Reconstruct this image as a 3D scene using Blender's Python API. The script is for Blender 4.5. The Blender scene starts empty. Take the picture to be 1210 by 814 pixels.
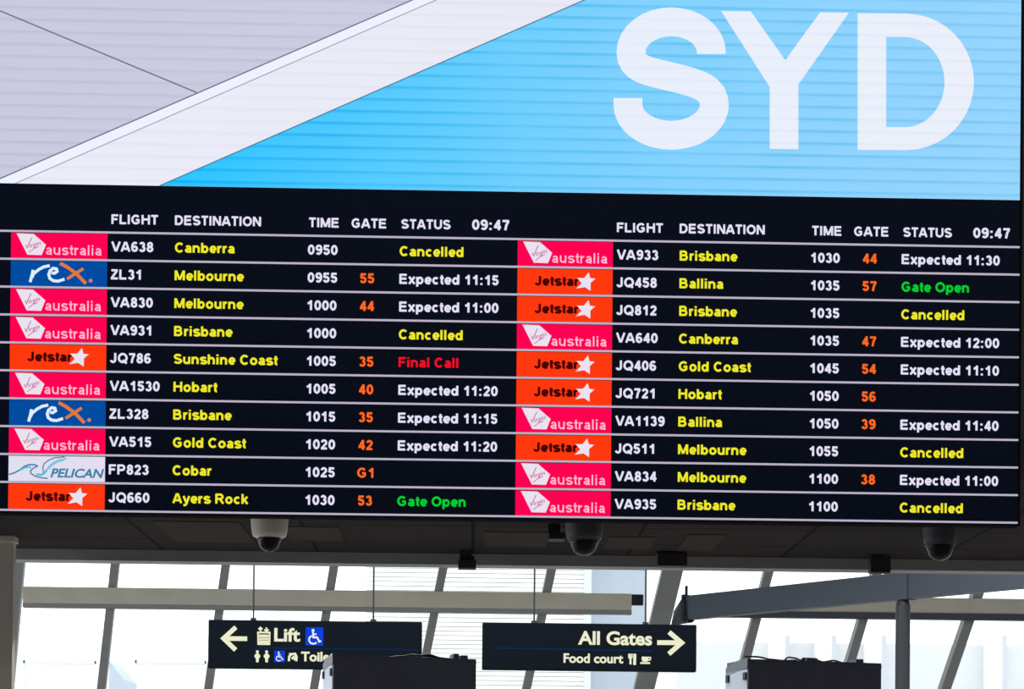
import bpy, math, random
from mathutils import Vector, Matrix

# ------------------------------------------------------------------ camera, world, exposure
S = bpy.context.scene
COL = S.collection
IMG_W, IMG_H = 1210.0, 814.0
FPX = 2185.0                      # focal length in pixels
PPX, PPY = 605.0, 940.0           # principal point (a shifted lens)
CAM_D = 10.97015                  # distance from the departure board
CAM_Z = 1.6
AX, AZ, AY = 0.0068338, -0.0223587, -0.0092563
ROT = Matrix.Rotation(AZ, 3, 'Z') @ Matrix.Rotation(AX, 3, 'X') @ Matrix.Rotation(AY, 3, 'Y')
CAM_P = Vector((0, -CAM_D, CAM_Z))

cam_data = bpy.data.cameras.new('camera')
cam_data.sensor_fit = 'HORIZONTAL'
cam_data.sensor_width = 36.0
cam_data.lens = FPX / IMG_W * 36.0
cam_data.shift_x = (IMG_W / 2 - PPX) / IMG_W
cam_data.shift_y = (PPY - IMG_H / 2) / IMG_W
cam_data.clip_end = 500
cam = bpy.data.objects.new('camera', cam_data)
COL.objects.link(cam)
r_, f_, u_ = ROT @ Vector((1, 0, 0)), ROT @ Vector((0, 1, 0)), ROT @ Vector((0, 0, 1))
M = Matrix((r_, u_, -f_)).transposed().to_4x4()
M.translation = CAM_P
cam.matrix_world = M
S.camera = cam

WORLD_STRENGTH = 2.1
w = bpy.data.worlds.new('overcast_sky')
S.world = w
w.use_nodes = True
bg = w.node_tree.nodes['Background']
bg.inputs[0].default_value = (0.93, 0.97, 1.0, 1)
bg.inputs[1].default_value = WORLD_STRENGTH

S.view_settings.view_transform = 'Standard'
S.view_settings.look = 'None'
S.view_settings.exposure = 0.0
S.view_settings.gamma = 1.0
S.view_settings.use_curve_mapping = False


def P(x, y, depth):
    """World point seen at photo pixel (x, y) whose distance from the camera along world Y is depth."""
    d = ROT @ Vector(((x - PPX) / FPX, 1.0, -(y - PPY) / FPX))
    return CAM_P + d * (depth / d.y)


def at_z(x, y, z):
    d = ROT @ Vector(((x - PPX) / FPX, 1.0, -(y - PPY) / FPX))
    return CAM_P + d * ((z - CAM_Z) / d.z)


def uv(x, y):
    p = P(x, y, CAM_D)
    return (p.x, p.z)


# ------------------------------------------------------------------ materials
def lin(c):
    c = c / 255.0
    return c / 12.92 if c <= 0.04045 else ((c + 0.055) / 1.055) ** 2.4


def rgb(r, g, b):
    return (lin(r), lin(g), lin(b), 1.0)


def mat(name, col, rough=0.6, metal=0.0, var=0.0, scale=3.0, spec=0.5):
    """Principled material; var adds a little procedural unevenness to the colour."""
    m = bpy.data.materials.new(name)
    m.use_nodes = True
    nt = m.node_tree
    b = nt.nodes['Principled BSDF']
    b.inputs['Roughness'].default_value = rough
    b.inputs['Metallic'].default_value = metal
    b.inputs['Specular IOR Level'].default_value = spec
    if var:
        tc = nt.nodes.new('ShaderNodeTexCoord')
        n = nt.nodes.new('ShaderNodeTexNoise')
        n.inputs['Scale'].default_value = scale
        n.inputs['Detail'].default_value = 4
        r = nt.nodes.new('ShaderNodeValToRGB')
        r.color_ramp.elements[0].position = 0.3
        r.color_ramp.elements[1].position = 0.7
        r.color_ramp.elements[0].color = [c * (1 - var) for c in col[:3]] + [1]
        r.color_ramp.elements[1].color = [min(1, c * (1 + var)) for c in col[:3]] + [1]
        nt.links.new(tc.outputs['Object'], n.inputs['Vector'])
        nt.links.new(n.outputs['Fac'], r.inputs['Fac'])
        nt.links.new(r.outputs['Color'], b.inputs['Base Color'])
    else:
        b.inputs['Base Color'].default_value = col
    return m


def emit(name, col, strength=1.0):
    m = bpy.data.materials.new(name)
    m.use_nodes = True
    nt = m.node_tree
    nt.nodes.clear()
    e = nt.nodes.new('ShaderNodeEmission')
    e.inputs[0].default_value = col
    e.inputs[1].default_value = strength
    o = nt.nodes.new('ShaderNodeOutputMaterial')
    nt.links.new(e.outputs[0], o.inputs[0])
    return m


def led(name, stops, dark, seam=0.0727, amount=0.5, x0=-3.0, x1=3.3):
    """LED wall picture: colour stops along the wall's width, thin darker module seams every few centimetres."""
    m = emit(name, (1, 1, 1, 1))
    nt = m.node_tree
    N, L = nt.nodes, nt.links
    e = [n for n in N if n.type == 'EMISSION'][0]
    tc = N.new('ShaderNodeTexCoord')
    sep = N.new('ShaderNodeSeparateXYZ')
    L.new(tc.outputs['Object'], sep.inputs[0])
    mr = N.new('ShaderNodeMapRange')
    mr.inputs[1].default_value = x0
    mr.inputs[2].default_value = x1
    L.new(sep.outputs['X'], mr.inputs[0])
    ramp = N.new('ShaderNodeValToRGB')
    cr = ramp.color_ramp
    while len(cr.elements) < len(stops):
        cr.elements.new(0.5)
    for el, (p, c) in zip(cr.elements, stops):
        el.position = p
        el.color = c
    L.new(mr.outputs[0], ramp.inputs[0])
    # seams
    div = N.new('ShaderNodeMath'); div.operation = 'DIVIDE'; div.inputs[1].default_value = seam
    L.new(sep.outputs['Z'], div.inputs[0])
    fr = N.new('ShaderNodeMath'); fr.operation = 'FRACT'
    L.new(div.outputs[0], fr.inputs[0])
    sr = N.new('ShaderNodeValToRGB')
    sr.color_ramp.elements[0].position = 0.0
    sr.color_ramp.elements[0].color = (0, 0, 0, 1)
    sr.color_ramp.elements[1].position = 0.62
    sr.color_ramp.elements[1].color = (0.15, 0.15, 0.15, 1)
    a = sr.color_ramp.elements.new(0.82); a.color = (1, 1, 1, 1)
    a = sr.color_ramp.elements.new(0.98); a.color = (0.1, 0.1, 0.1, 1)
    L.new(fr.outputs[0], sr.inputs[0])
    # seams are uneven along their length
    n = N.new('ShaderNodeTexNoise'); n.inputs['Scale'].default_value = 1.3; n.inputs['Detail'].default_value = 3
    L.new(tc.outputs['Object'], n.inputs['Vector'])
    mu = N.new('ShaderNodeMath'); mu.operation = 'MULTIPLY'
    L.new(sr.outputs[0], mu.inputs[0])
    m2 = N.new('ShaderNodeMapRange')
    m2.inputs[1].default_value = 0.3; m2.inputs[2].default_value = 0.7
    m2.inputs[3].default_value = 0.45 * amount; m2.inputs[4].default_value = 1.2 * amount
    L.new(n.outputs['Fac'], m2.inputs[0])
    L.new(m2.outputs[0], mu.inputs[1])
    mix = N.new('ShaderNodeMix'); mix.data_type = 'RGBA'
    L.new(mu.outputs[0], mix.inputs['Factor'])
    L.new(ramp.outputs[0], mix.inputs['A'])
    if isinstance(dark, list):
        r2 = N.new('ShaderNodeValToRGB')
        while len(r2.color_ramp.elements) < len(dark):
            r2.color_ramp.elements.new(0.5)
        for el, (p, c) in zip(r2.color_ramp.elements, dark):
            el.position = p
            el.color = c
        L.new(mr.outputs[0], r2.inputs[0])
        L.new(r2.outputs[0], mix.inputs['B'])
    else:
        mix.inputs['B'].default_value = dark
    L.new(mix.outputs['Result'], e.inputs[0])
    return m


def glass_mat():
    m = bpy.data.materials.new('window_glass')
    m.use_nodes = True
    nt = m.node_tree
    nt.nodes.clear()
    t = nt.nodes.new('ShaderNodeBsdfTransparent'); t.inputs[0].default_value = (0.97, 0.99, 0.985, 1)
    g = nt.nodes.new('ShaderNodeBsdfGlossy'); g.inputs['Roughness'].default_value = 0.03
    fr = nt.nodes.new('ShaderNodeFresnel'); fr.inputs[0].default_value = 1.3
    mx = nt.nodes.new('ShaderNodeMixShader')
    o = nt.nodes.new('ShaderNodeOutputMaterial')
    nt.links.new(fr.outputs[0], mx.inputs[0])
    nt.links.new(t.outputs[0], mx.inputs[1])
    nt.links.new(g.outputs[0], mx.inputs[2])
    nt.links.new(mx.outputs[0], o.inputs[0])
    return m


def seam_mat(name, col_a, col_b, joint, sx, sy, rough=0.55, spec=0.5):
    """Panelled surface: rectangular panels of two close tones with dark joints."""
    m = mat(name, col_a, rough, spec=spec)
    nt = m.node_tree
    tc = nt.nodes.new('ShaderNodeTexCoord')
    br = nt.nodes.new('ShaderNodeTexBrick')
    br.offset = 0.0
    br.inputs['Color1'].default_value = col_a
    br.inputs['Color2'].default_value = col_b
    br.inputs['Mortar'].default_value = joint
    br.inputs['Scale'].default_value = 1.0
    br.inputs['Mortar Size'].default_value = 0.015
    br.inputs['Brick Width'].default_value = sx
    br.inputs['Row Height'].default_value = sy
    nt.links.new(tc.outputs['Object'], br.inputs['Vector'])
    nt.links.new(br.outputs['Color'], nt.nodes['Principled BSDF'].inputs['Base Color'])
    return m


MT = {
    'floor': seam_mat('terrazzo_floor', rgb(150, 148, 144), rgb(142, 140, 137), rgb(110, 108, 105), 0.9, 0.9),
    'wall': mat('painted_wall', rgb(150, 148, 146), 0.8, var=0.05),
    'ceiling': mat('ceiling_paint', rgb(150, 148, 146), 0.9, var=0.04),
    'soffit': seam_mat('soffit_panels', rgb(64, 60, 60), rgb(55, 52, 55), rgb(34, 32, 33), 1.25, 0.85, 0.9, 0.05),
    'bulkhead': mat('dark_bulkhead', rgb(46, 46, 50), 0.7, var=0.1),
    'lip': mat('dark_steel_edge', rgb(156, 158, 161), 0.5, var=0.06),
    'steel': mat('grey_painted_steel', rgb(143, 146, 147), 0.5, var=0.05),
    'tube': mat('beige_grey_steel', rgb(204, 201, 188), 0.55, var=0.05),
    'tube_cap': mat('pale_grey_cap', rgb(150, 150, 152), 0.5),
    'beam': mat('slate_painted_steel', rgb(58, 68, 82), 0.5, var=0.05),
    'column': mat('dark_slate_column', rgb(46, 52, 60), 0.5, var=0.05),
    'beam_dark': mat('dark_slate_steel', rgb(38, 42, 50), 0.6, spec=0.2),
    'concrete': mat('grey_concrete', rgb(214, 208, 200), 0.85, var=0.08),
    'glass': glass_mat(),
    'black': mat('matt_black_housing', rgb(78, 82, 100), 0.5, var=0.1),
    'board': mat('black_led_surface', rgb(9, 20, 42), 0.7, spec=0.08),
    'fit_black': mat('black_fitting', rgb(40, 40, 46), 0.6),
    'brown': mat('brown_soffit_inset', rgb(76, 68, 65), 0.9, spec=0.05),
    'frame_black': mat('black_frame', rgb(16, 16, 19), 0.9, spec=0.04),
    'sign': mat('navy_black_sign', rgb(10, 17, 26), 0.7, spec=0.06),
    'rod': mat('dark_rod', rgb(40, 42, 46), 0.5, metal=0.3),
    'dome_pale': mat('pale_camera_housing', rgb(232, 224, 214), 0.45),
    'dome_dark': mat('dark_camera_housing', rgb(72, 68, 78), 0.5),
    'dome_glass': mat('smoked_dome', rgb(14, 14, 20), 0.25, spec=0.25),
    'lens': mat('camera_lens', rgb(8, 8, 10), 0.05),
    'cab_side': mat('blue_grey_side_panel', rgb(196, 208, 226), 0.45, var=0.04),
    'cab_top': mat('grey_side_cap', rgb(105, 112, 124), 0.5),
    'cable': mat('black_cable', rgb(16, 17, 20), 0.5),
    'ext_white': mat('white_cladding', rgb(242, 243, 243), 0.8, var=0.02),
    'ext_pale': mat('pale_grey_cladding', rgb(222, 224, 226), 0.8, var=0.02),
    'ext_haze': mat('light_grey_cladding', rgb(214, 214, 216), 0.8, var=0.02),
    'ext_blue': mat('pale_blue_cladding', rgb(180, 189, 204), 0.7, var=0.03),
    'ext_slat': mat('white_louvre', rgb(248, 248, 244), 0.7),
    'ext_fin_shade': mat('fin_shade_grey', rgb(196, 198, 208), 0.8),
    'apron': mat('pale_concrete_apron', rgb(205, 204, 200), 0.9, var=0.06, scale=0.3),
    # lit screens and signs
    'lav': led('led_lavender', [(0.0, rgb(203, 202, 226)), (0.5, rgb(206, 205, 226))], rgb(186, 185, 208), amount=0.75),
    'white_led': led('led_white', [(0.0, rgb(236, 237, 248)), (1.0, rgb(232, 232, 244))], rgb(222, 222, 238), amount=0.5),
    'band_led': emit('led_white_band', rgb(238, 242, 255)),
    'blue_led': led('led_blue', [(0.15, rgb(40, 196, 255)), (0.24, rgb(56, 199, 255)), (0.43, rgb(96, 206, 255)),
                                 (0.60, rgb(128, 210, 255)), (0.80, rgb(144, 213, 255)), (1.0, rgb(152, 214, 255))],
                    [(0.15, rgb(0, 172, 246)), (0.24, rgb(4, 176, 248)), (0.43, rgb(62, 184, 240)), (0.60, rgb(86, 190, 240)),
                     (0.80, rgb(108, 194, 240)), (1.0, rgb(128, 198, 240))], amount=1.0),
    'letter_led': led('led_letters', [(0.0, rgb(226, 238, 252)), (0.7, rgb(234, 240, 252)), (1.0, rgb(238, 240, 250))],
                      rgb(216, 226, 246), amount=0.5),
    'line_led': emit('led_grey_line', rgb(112, 112, 134)),
    'line_soft': emit('led_soft_line', rgb(160, 164, 178)),
    'line_blue': emit('led_blue_edge', rgb(70, 120, 160)),
    'rule': emit('led_row_rule', rgb(186, 178, 198)),
    'txt': emit('led_white_text', rgb(228, 224, 246)),
    'yellow': emit('led_yellow_text', rgb(238, 232, 44)),
    'orange': emit('led_orange_text', rgb(255, 104, 34)),
    'red': emit('led_red_text', rgb(240, 16, 42)),
    'green': emit('led_green_text', rgb(4, 206, 52)),
    'pink': emit('led_pink_tile', rgb(254, 2, 82)),
    'pale_pink': emit('led_pale_pink', rgb(255, 186, 216)),
    'logo_white': emit('led_logo_white', rgb(234, 226, 240)),
    'logo_script': emit('led_logo_script', rgb(196, 108, 150)),
    'or_tile': emit('led_orange_tile', rgb(255, 56, 14)),
    'jet_black': emit('led_logo_black', rgb(62, 4, 4)),
    'rex_blue': emit('led_blue_tile', rgb(2, 76, 162)),
    'rex_white': emit('led_ice_white', rgb(222, 238, 255)),
    'rex_orange': emit('led_logo_orange', rgb(224, 122, 52)),
    'rex_dot': emit('led_logo_dot', rgb(204, 128, 110)),
    'pel_tile': emit('led_pale_tile', rgb(226, 222, 240)),
    'pel_light': emit('led_aqua', rgb(84, 190, 216)),
    'pel_dark': emit('led_teal', rgb(60, 132, 168)),
    'sign_text': emit('lit_cream_lettering', rgb(236, 237, 205)),
    'sign_blue': emit('lit_blue_tile', rgb(14, 66, 214)),
    'sign_white': emit('lit_white_symbol', rgb(238, 242, 250)),
    'diffuser': emit('added_lamp_diffuser', rgb(255, 248, 235), 3.0),  # glowing face of the added ceiling lamps
    'sign_rule': emit('lit_blue_rule', rgb(14, 42, 76)),
}


# ------------------------------------------------------------------ mesh helpers
class MB:
    """Collects polygons for ONE mesh object."""
    def __init__(self):
        self.v, self.f, self.m, self.mats = [], [], [], []

    def mi(self, key):
        if key not in self.mats:
            self.mats.append(key)
        return self.mats.index(key)

    def poly(self, pts, key):
        b = len(self.v)
        self.v += [tuple(p) for p in pts]
        self.f.append(tuple(range(b, b + len(pts))))
        self.m.append(self.mi(key))

    def add(self, verts, faces, key):
        b = len(self.v)
        self.v += [tuple(p) for p in verts]
        for f in faces:
            self.f.append(tuple(i + b for i in f))
            self.m.append(self.mi(key))

    def box(self, x0, x1, y0, y1, z0, z1, key, bev=0.0):
        import bmesh
        bm = bmesh.new()
        bmesh.ops.create_cube(bm, size=1.0)
        for v in bm.verts:
            v.co = Vector(((x0 + x1) / 2 + v.co.x * (x1 - x0), (y0 + y1) / 2 + v.co.y * (y1 - y0),
                           (z0 + z1) / 2 + v.co.z * (z1 - z0)))
        if bev:
            bmesh.ops.bevel(bm, geom=list(bm.edges), offset=bev, segments=2, affect='EDGES', profile=0.6)
        bm.verts.index_update()
        self.add([v.co[:] for v in bm.verts], [[v.index for v in f.verts] for f in bm.faces], key)
        bm.free()

    def bar(self, a, b, side, w, t, key):
        """Rectangular bar from a to b: w wide along 'side', t thick across."""
        a, b = Vector(a), Vector(b)
        d = (b - a).normalized()
        s = (Vector(side) - d * Vector(side).dot(d)).normalized()
        n = d.cross(s)
        vs = []
        for p in (a, b):
            for i, j in ((-1, -1), (1, -1), (1, 1), (-1, 1)):
                vs.append(p + s * (w / 2 * i) + n * (t / 2 * j))
        self.add(vs, [(3, 2, 1, 0), (4, 5, 6, 7), (0, 1, 5, 4), (1, 2, 6, 5), (2, 3, 7, 6), (3, 0, 4, 7)], key)

    def tube(self, pts, r, key, n=8):
        pts = [Vector(p) for p in pts]
        rings = []
        for i, p in enumerate(pts):
            d = (pts[min(i + 1, len(pts) - 1)] - pts[max(i - 1, 0)]).normalized()
            a = d.orthogonal().normalized()
            if abs(d.z) < 0.95:
                a = d.cross(Vector((0, 0, 1))).normalized()
            c = d.cross(a)
            rings.append([p + a * (r * math.cos(2 * math.pi * k / n)) + c * (r * math.sin(2 * math.pi * k / n)) for k in range(n)])
        vs = [v for rg in rings for v in rg]
        fs = []
        for i in range(len(pts) - 1):
            for k in range(n):
                k2 = (k + 1) % n
                fs.append((i * n + k, i * n + k2, (i + 1) * n + k2, (i + 1) * n + k))
        fs.append(tuple(range(n))[::-1])
        fs.append(tuple((len(pts) - 1) * n + k for k in range(n)))
        self.add(vs, fs, key)

    def lathe(self, prof, c, key, n=28):
        """prof: (radius, z) from top to bottom, about the vertical through c."""
        vs, fs = [], []
        for r, z in prof:
            for k in range(n):
                a = 2 * math.pi * k / n
                vs.append((c[0] + r * math.cos(a), c[1] + r * math.sin(a), c[2] + z))
        for i in range(len(prof) - 1):
            for k in range(n):
                k2 = (k + 1) % n
                fs.append((i * n + k, (i + 1) * n + k, (i + 1) * n + k2, i * n + k2))
        fs.append(tuple(range(n)))
        fs.append(tuple((len(prof) - 1) * n + k for k in range(n))[::-1])
        self.add(vs, fs, key)

    def build(self, name, parent=None, smooth=False, origin=None):
        me = bpy.data.meshes.new(name)
        o0 = Vector(origin) if origin is not None else Vector((0, 0, 0))
        me.from_pydata([tuple(Vector(v) - o0) for v in self.v], [], self.f)
        for k in self.mats:
            me.materials.append(MT[k])
        me.polygons.foreach_set('material_index', self.m)
        if smooth:
            me.polygons.foreach_set('use_smooth', [True] * len(me.polygons))
        me.update()
        ob = bpy.data.objects.new(name, me)
        COL.objects.link(ob)
        if parent is not None:
            ob.parent = parent
            pw = world_loc(parent)
            ob.location = o0 - pw
        else:
            ob.location = o0
        return ob


def world_loc(o):
    p = Vector(o.location)
    while o.parent is not None:
        o = o.parent
        p = p + Vector(o.location)
    return p


def tag(o, label, cat=None, group=None, kind=None):
    o['label'] = label
    if cat:
        o['category'] = cat
    if group:
        o['group'] = group
    if kind:
        o['kind'] = kind
    return o


def thing(name, loc, label, cat, group=None):
    o = bpy.data.objects.new(name, None)
    o.empty_display_size = 0.2
    COL.objects.link(o)
    o.location = loc
    return tag(o, label, cat, group)


def struct(o):
    o['kind'] = 'structure'
    return o


def struct_empty(name, loc):
    o = bpy.data.objects.new(name, None)
    COL.objects.link(o)
    o.location = loc
    return struct(o)


# ---- flat strokes, used for all drawn lettering and symbols (2-D, returned as quads)
def arc(cx, cy, rx, ry, a0, a1, n=10):
    return [(cx + rx * math.cos(math.radians(a0 + (a1 - a0) * i / n)),
             cy + ry * math.sin(math.radians(a0 + (a1 - a0) * i / n))) for i in range(n + 1)]


def ell(cx, cy, rx, ry, n=18):
    return arc(cx, cy, rx, ry, 0, 360, n)


def stroke2d(path, w):
    pts = []
    for p in path:
        if not pts or (abs(p[0] - pts[-1][0]) + abs(p[1] - pts[-1][1])) > 1e-7:
            pts.append(p)
    closed = len(pts) > 3 and abs(pts[0][0] - pts[-1][0]) + abs(pts[0][1] - pts[-1][1]) < 1e-6
    if closed:
        pts = pts[:-1]
    n = len(pts)
    seg = []
    for i in range(n if closed else n - 1):
        a, b = pts[i], pts[(i + 1) % n]
        l = math.hypot(b[0] - a[0], b[1] - a[1])
        seg.append((-(b[1] - a[1]) / l, (b[0] - a[0]) / l))
    L, R = [], []
    for i in range(n):
        if closed:
            n0, n1 = seg[i - 1], seg[i]
        else:
            n0, n1 = seg[max(i - 1, 0)], seg[min(i, n - 2)]
        mx, my = n0[0] + n1[0], n0[1] + n1[1]
        l = math.hypot(mx, my) or 1e-6
        mx, my = mx / l, my / l
        k = min(1.0 / max(mx * n1[0] + my * n1[1], 0.3), 1.6) * w / 2
        L.append((pts[i][0] + mx * k, pts[i][1] + my * k))
        R.append((pts[i][0] - mx * k, pts[i][1] - my * k))
    q = []
    for i in range(n if closed else n - 1):
        j = (i + 1) % n
        q.append([L[i], R[i], R[j], L[j]])
    return q


# ---- bold grotesque alphabet: centre-line strokes, cap height 1, stroke 0.2
def _bowl(x, yt, yb, xr):
    ry = (yt - yb) / 2
    return [(x, yt), (xr, yt)] + arc(xr, (yt + yb) / 2, ry * 1.0, ry, 90, -90) + [(x, yb)]


def _scurve(cx, h, w):
    return arc(cx, h * .715, w * .46, h * .19, 18, 245) + arc(cx + .01, h * .285, w * .5, h * .19, 72, -162)


GL = {
    '0': (.777, [ell(.34, .5, .235, .405)]),
    '1': (.777, [[(.43, 0), (.43, 1)], [(.42, .9), (.28, .74), (.1, .66)]]),
    '2': (.777, [arc(.34, .68, .22, .225, 172, -25) + [(.13, .12)], [(.03, .09), (.64, .09)]]),
    '3': (.777, [arc(.32, .71, .19, .2, 165, -85), arc(.33, .3, .225, .215, 88, -165)]),
    '4': (.777, [[(.47, 0), (.47, 1)], [(.44, .92), (.09, .3)], [(.02, .29), (.67, .29)]]),
    '5': (.777, [[(.6, .9), (.17, .9), (.12, .5)], arc(.33, .33, .23, .24, 140, -165)]),
    '6': (.777, [ell(.34, .31, .225, .22), arc(.37, .52, .27, .39, 48, 205)]),
    '7': (.777, [[(.03, .9), (.64, .9)], [(.58, .88), (.39, .5), (.29, 0)]]),
    '8': (.777, [ell(.34, .72, .185, .19), ell(.34, .29, .225, .205)]),
    '9': (.777, [ell(.34, .69, .225, .22), arc(.31, .48, .27, .39, 228, 385)]),
    ':': (.465, [[(.16, 0), (.16, .2)], [(.16, .53), (.16, .73)]]),
    ' ': (.388, []),
    'A': (1.008, [[(.03, 0), (.4, .98)], [(.83, 0), (.46, .98)], [(.2, .29), (.66, .29)]]),
    'B': (1.008, [[(.1, 0), (.1, 1)], _bowl(.1, .91, .53, .46), _bowl(.1, .53, .09, .5)]),
    'C': (1.008, [arc(.46, .5, .36, .41, 42, 318, 16)]),
    'D': (1.008, [[(.1, 0), (.1, 1)], [(.1, .91), (.4, .91)] + arc(.4, .5, .36, .41, 90, -90) + [(.1, .09)]]),
    'E': (.931, [[(.1, 0), (.1, 1)], [(.1, .91), (.74, .91)], [(.1, .52), (.7, .52)], [(.1, .09), (.76, .09)]]),
    'F': (.853, [[(.1, 0), (.1, 1)], [(.1, .91), (.7, .91)], [(.1, .5), (.62, .5)]]),
    'G': (1.087, [arc(.48, .5, .38, .41, 42, 320, 16), [(.48, .46), (.86, .46)], [(.77, .46), (.77, .16)]]),
    'H': (1.008, [[(.1, 0), (.1, 1)], [(.77, 0), (.77, 1)], [(.1, .53), (.77, .53)]]),
    'I': (.388, [[(.12, 0), (.12, 1)]]),
    'J': (.777, [[(.5, 1), (.5, .3)] + arc(.29, .29, .21, .2, 0, -175)]),
    'L': (.853, [[(.1, 0), (.1, 1)], [(.1, .09), (.7, .09)]]),
    'M': (1.163, [[(.1, 0), (.1, 1)], [(.92, 0), (.92, 1)], [(.13, .96), (.51, .06)], [(.89, .96), (.51, .06)]]),
    'N': (1.008, [[(.1, 0), (.1, 1)], [(.77, 0), (.77, 1)], [(.13, .96), (.74, .04)]]),
    'O': (1.087, [ell(.48, .5, .39, .41, 24)]),
    'P': (.931, [[(.1, 0), (.1, 1)], _bowl(.1, .91, .45, .46)]),
    'Q': (1.087, [ell(.48, .5, .39, .41, 24), [(.5, .3), (.88, -.04)]]),
    'R': (1.008, [[(.1, 0), (.1, 1)], _bowl(.1, .91, .48, .5), [(.46, .46), (.8, 0)]]),
    'S': (.931, [_scurve(.39, 1.0, .64)]),
    'T': (.853, [[(.36, 0), (.36, 1)], [(.0, .91), (.72, .91)]]),
    'U': (1.008, [[(.1, 1), (.1, .38)] + arc(.43, .38, .33, .29, 180, 360) + [(.76, 1)]]),
    'V': (.931, [[(.02, 1), (.38, .02)], [(.78, 1), (.42, .02)]]),
    'Z': (.853, [[(.05, .91), (.68, .91)], [(.6, .86), (.1, .14)], [(.0, .09), (.7, .09)]]),
    'a': (.777, [arc(.33, .46, .2, .18, 160, 0, 8) + [(.53, .16), (.58, 0)], arc(.31, .22, .21, .13, 70, 330, 12) + [(.53, .3), (.4, .38), (.3, .36)]]),
    'b': (.853, [[(.1, 0), (.1, 1)], ell(.38, .36, .24, .28)]),
    'c': (.777, [arc(.35, .36, .25, .28, 45, 315, 14)]),
    'd': (.853, [[(.61, 0), (.61, 1)], ell(.33, .36, .24, .28)]),
    'e': (.777, [arc(.35, .36, .25, .28, 0, 318, 14), [(.12, .35), (.66, .35)]]),
    'h': (.853, [[(.1, 0), (.1, 1)], [(.1, .38)] + arc(.355, .42, .25, .22, 165, 0, 8) + [(.605, 0)]]),
    'i': (.388, [[(.12, 0), (.12, .725)], [(.12, .84), (.12, 1.0)]]),
    'k': (.777, [[(.1, 0), (.1, 1)], [(.58, .725), (.14, .28)], [(.26, .44), (.6, 0)]]),
    'l': (.388, [[(.12, 0), (.12, 1)]]),
    'n': (.853, [[(.1, 0), (.1, .725)], [(.1, .38)] + arc(.355, .42, .25, .22, 165, 0, 8) + [(.605, 0)]]),
    'o': (.853, [ell(.36, .36, .265, .28)]),
    'p': (.853, [[(.1, -.27), (.1, .725)], ell(.38, .36, .24, .28)]),
    'r': (.543, [[(.1, 0), (.1, .725)], [(.1, .34)] + arc(.34, .38, .24, .25, 165, 75, 6)]),
    's': (.777, [_scurve(.33, .73, .54)]),
    't': (.465, [[(.18, .93), (.18, .2)] + arc(.31, .2, .13, .11, 180, 285, 5), [(.0, .64), (.38, .64)]]),
    'u': (.853, [[(.605, 0), (.605, .725)], [(.605, .35)] + arc(.355, .3, .25, .22, -15, -180, 8) + [(.105, .725)]]),
    'x': (.777, [[(.05, .725), (.6, 0)], [(.6, .725), (.05, 0)]]),
    'y': (.777, [[(.05, .725), (.35, .03)], [(.62, .725), (.32, -.12), (.2, -.19), (.05, -.18)]]),
}


def bold(s, x, z, cap, width=None, align='L', sw=0.22):
    """2-D quads for a line of bold text: x = left (L) or centre (C), z = baseline."""
    quads, pen = [], 0.0
    for ch in s:
        adv, paths = GL[ch]
        for p in paths:
            for q in stroke2d(p, sw):
                quads.append([(a + pen + 0.05, b) for a, b in q])
        pen += adv
    xs = [a for q in quads for a, b in q]
    lo, hi = min(xs), max(xs)
    kx = cap if width is None else width / (hi - lo)
    x0 = x - lo * kx if align == 'L' else x - (lo + hi) / 2 * kx
    return [[(x0 + a * kx, z + b * cap) for a, b in q] for q in quads]


def soft(s, off=0.0, shear=0.0):
    """Blender's built-in text outlines, as flat verts and faces (cap height about 0.69)."""
    c = bpy.data.curves.new('lettering', 'FONT')
    c.body = s
    c.offset = off
    c.shear = shear
    c.resolution_u = 4
    o = bpy.data.objects.new('lettering', c)
    COL.objects.link(o)
    bpy.context.view_layer.update()
    ev = o.evaluated_get(bpy.context.evaluated_depsgraph_get())
    me = ev.to_mesh()
    vs = [(v.co.x, v.co.y) for v in me.vertices]
    fs = [tuple(p.vertices) for p in me.polygons]
    ev.to_mesh_clear()
    bpy.data.objects.remove(o)
    bpy.data.curves.remove(c)
    return vs, fs


def soft_fit(s, x0, x1, z0, z1, off=0.0, shear=0.0):
    """Built-in text fitted to a box, from its lowest to its highest point."""
    vs, fs = soft(s, off, shear)
    ax, bx = min(v[0] for v in vs), max(v[0] for v in vs)
    az, bz = min(v[1] for v in vs), max(v[1] for v in vs)
    return [(x0 + (v[0] - ax) / (bx - ax) * (x1 - x0), z0 + (v[1] - az) / (bz - az) * (z1 - z0)) for v in vs], fs


def flat(mb, quads, y, key):
    for q in quads:
        mb.poly([(a, y, b) for a, b in q], key)


def clip(poly, x0, x1, z0, z1):
    def half(pts, inside, cut):
        out = []
        for i in range(len(pts)):
            a, b = pts[i - 1], pts[i]
            if inside(b):
                if not inside(a):
                    out.append(cut(a, b))
                out.append(b)
            elif inside(a):
                out.append(cut(a, b))
        return out
    def cx(c):
        return lambda a, b: (c, a[1] + (b[1] - a[1]) * (c - a[0]) / (b[0] - a[0]))
    def cz(c):
        return lambda a, b: (a[0] + (b[0] - a[0]) * (c - a[1]) / (b[1] - a[1]), c)
    for ins, ct in ((lambda p: p[0] >= x0 - 1e-9, cx(x0)), (lambda p: p[0] <= x1 + 1e-9, cx(x1)),
                    (lambda p: p[1] >= z0 - 1e-9, cz(z0)), (lambda p: p[1] <= z1 + 1e-9, cz(z1))):
        poly = half(poly, ins, ct)
    return poly


# ------------------------------------------------------------------ the setting: hall, soffit, glazed front
def Yd(depth):
    return depth - CAM_D


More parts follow.
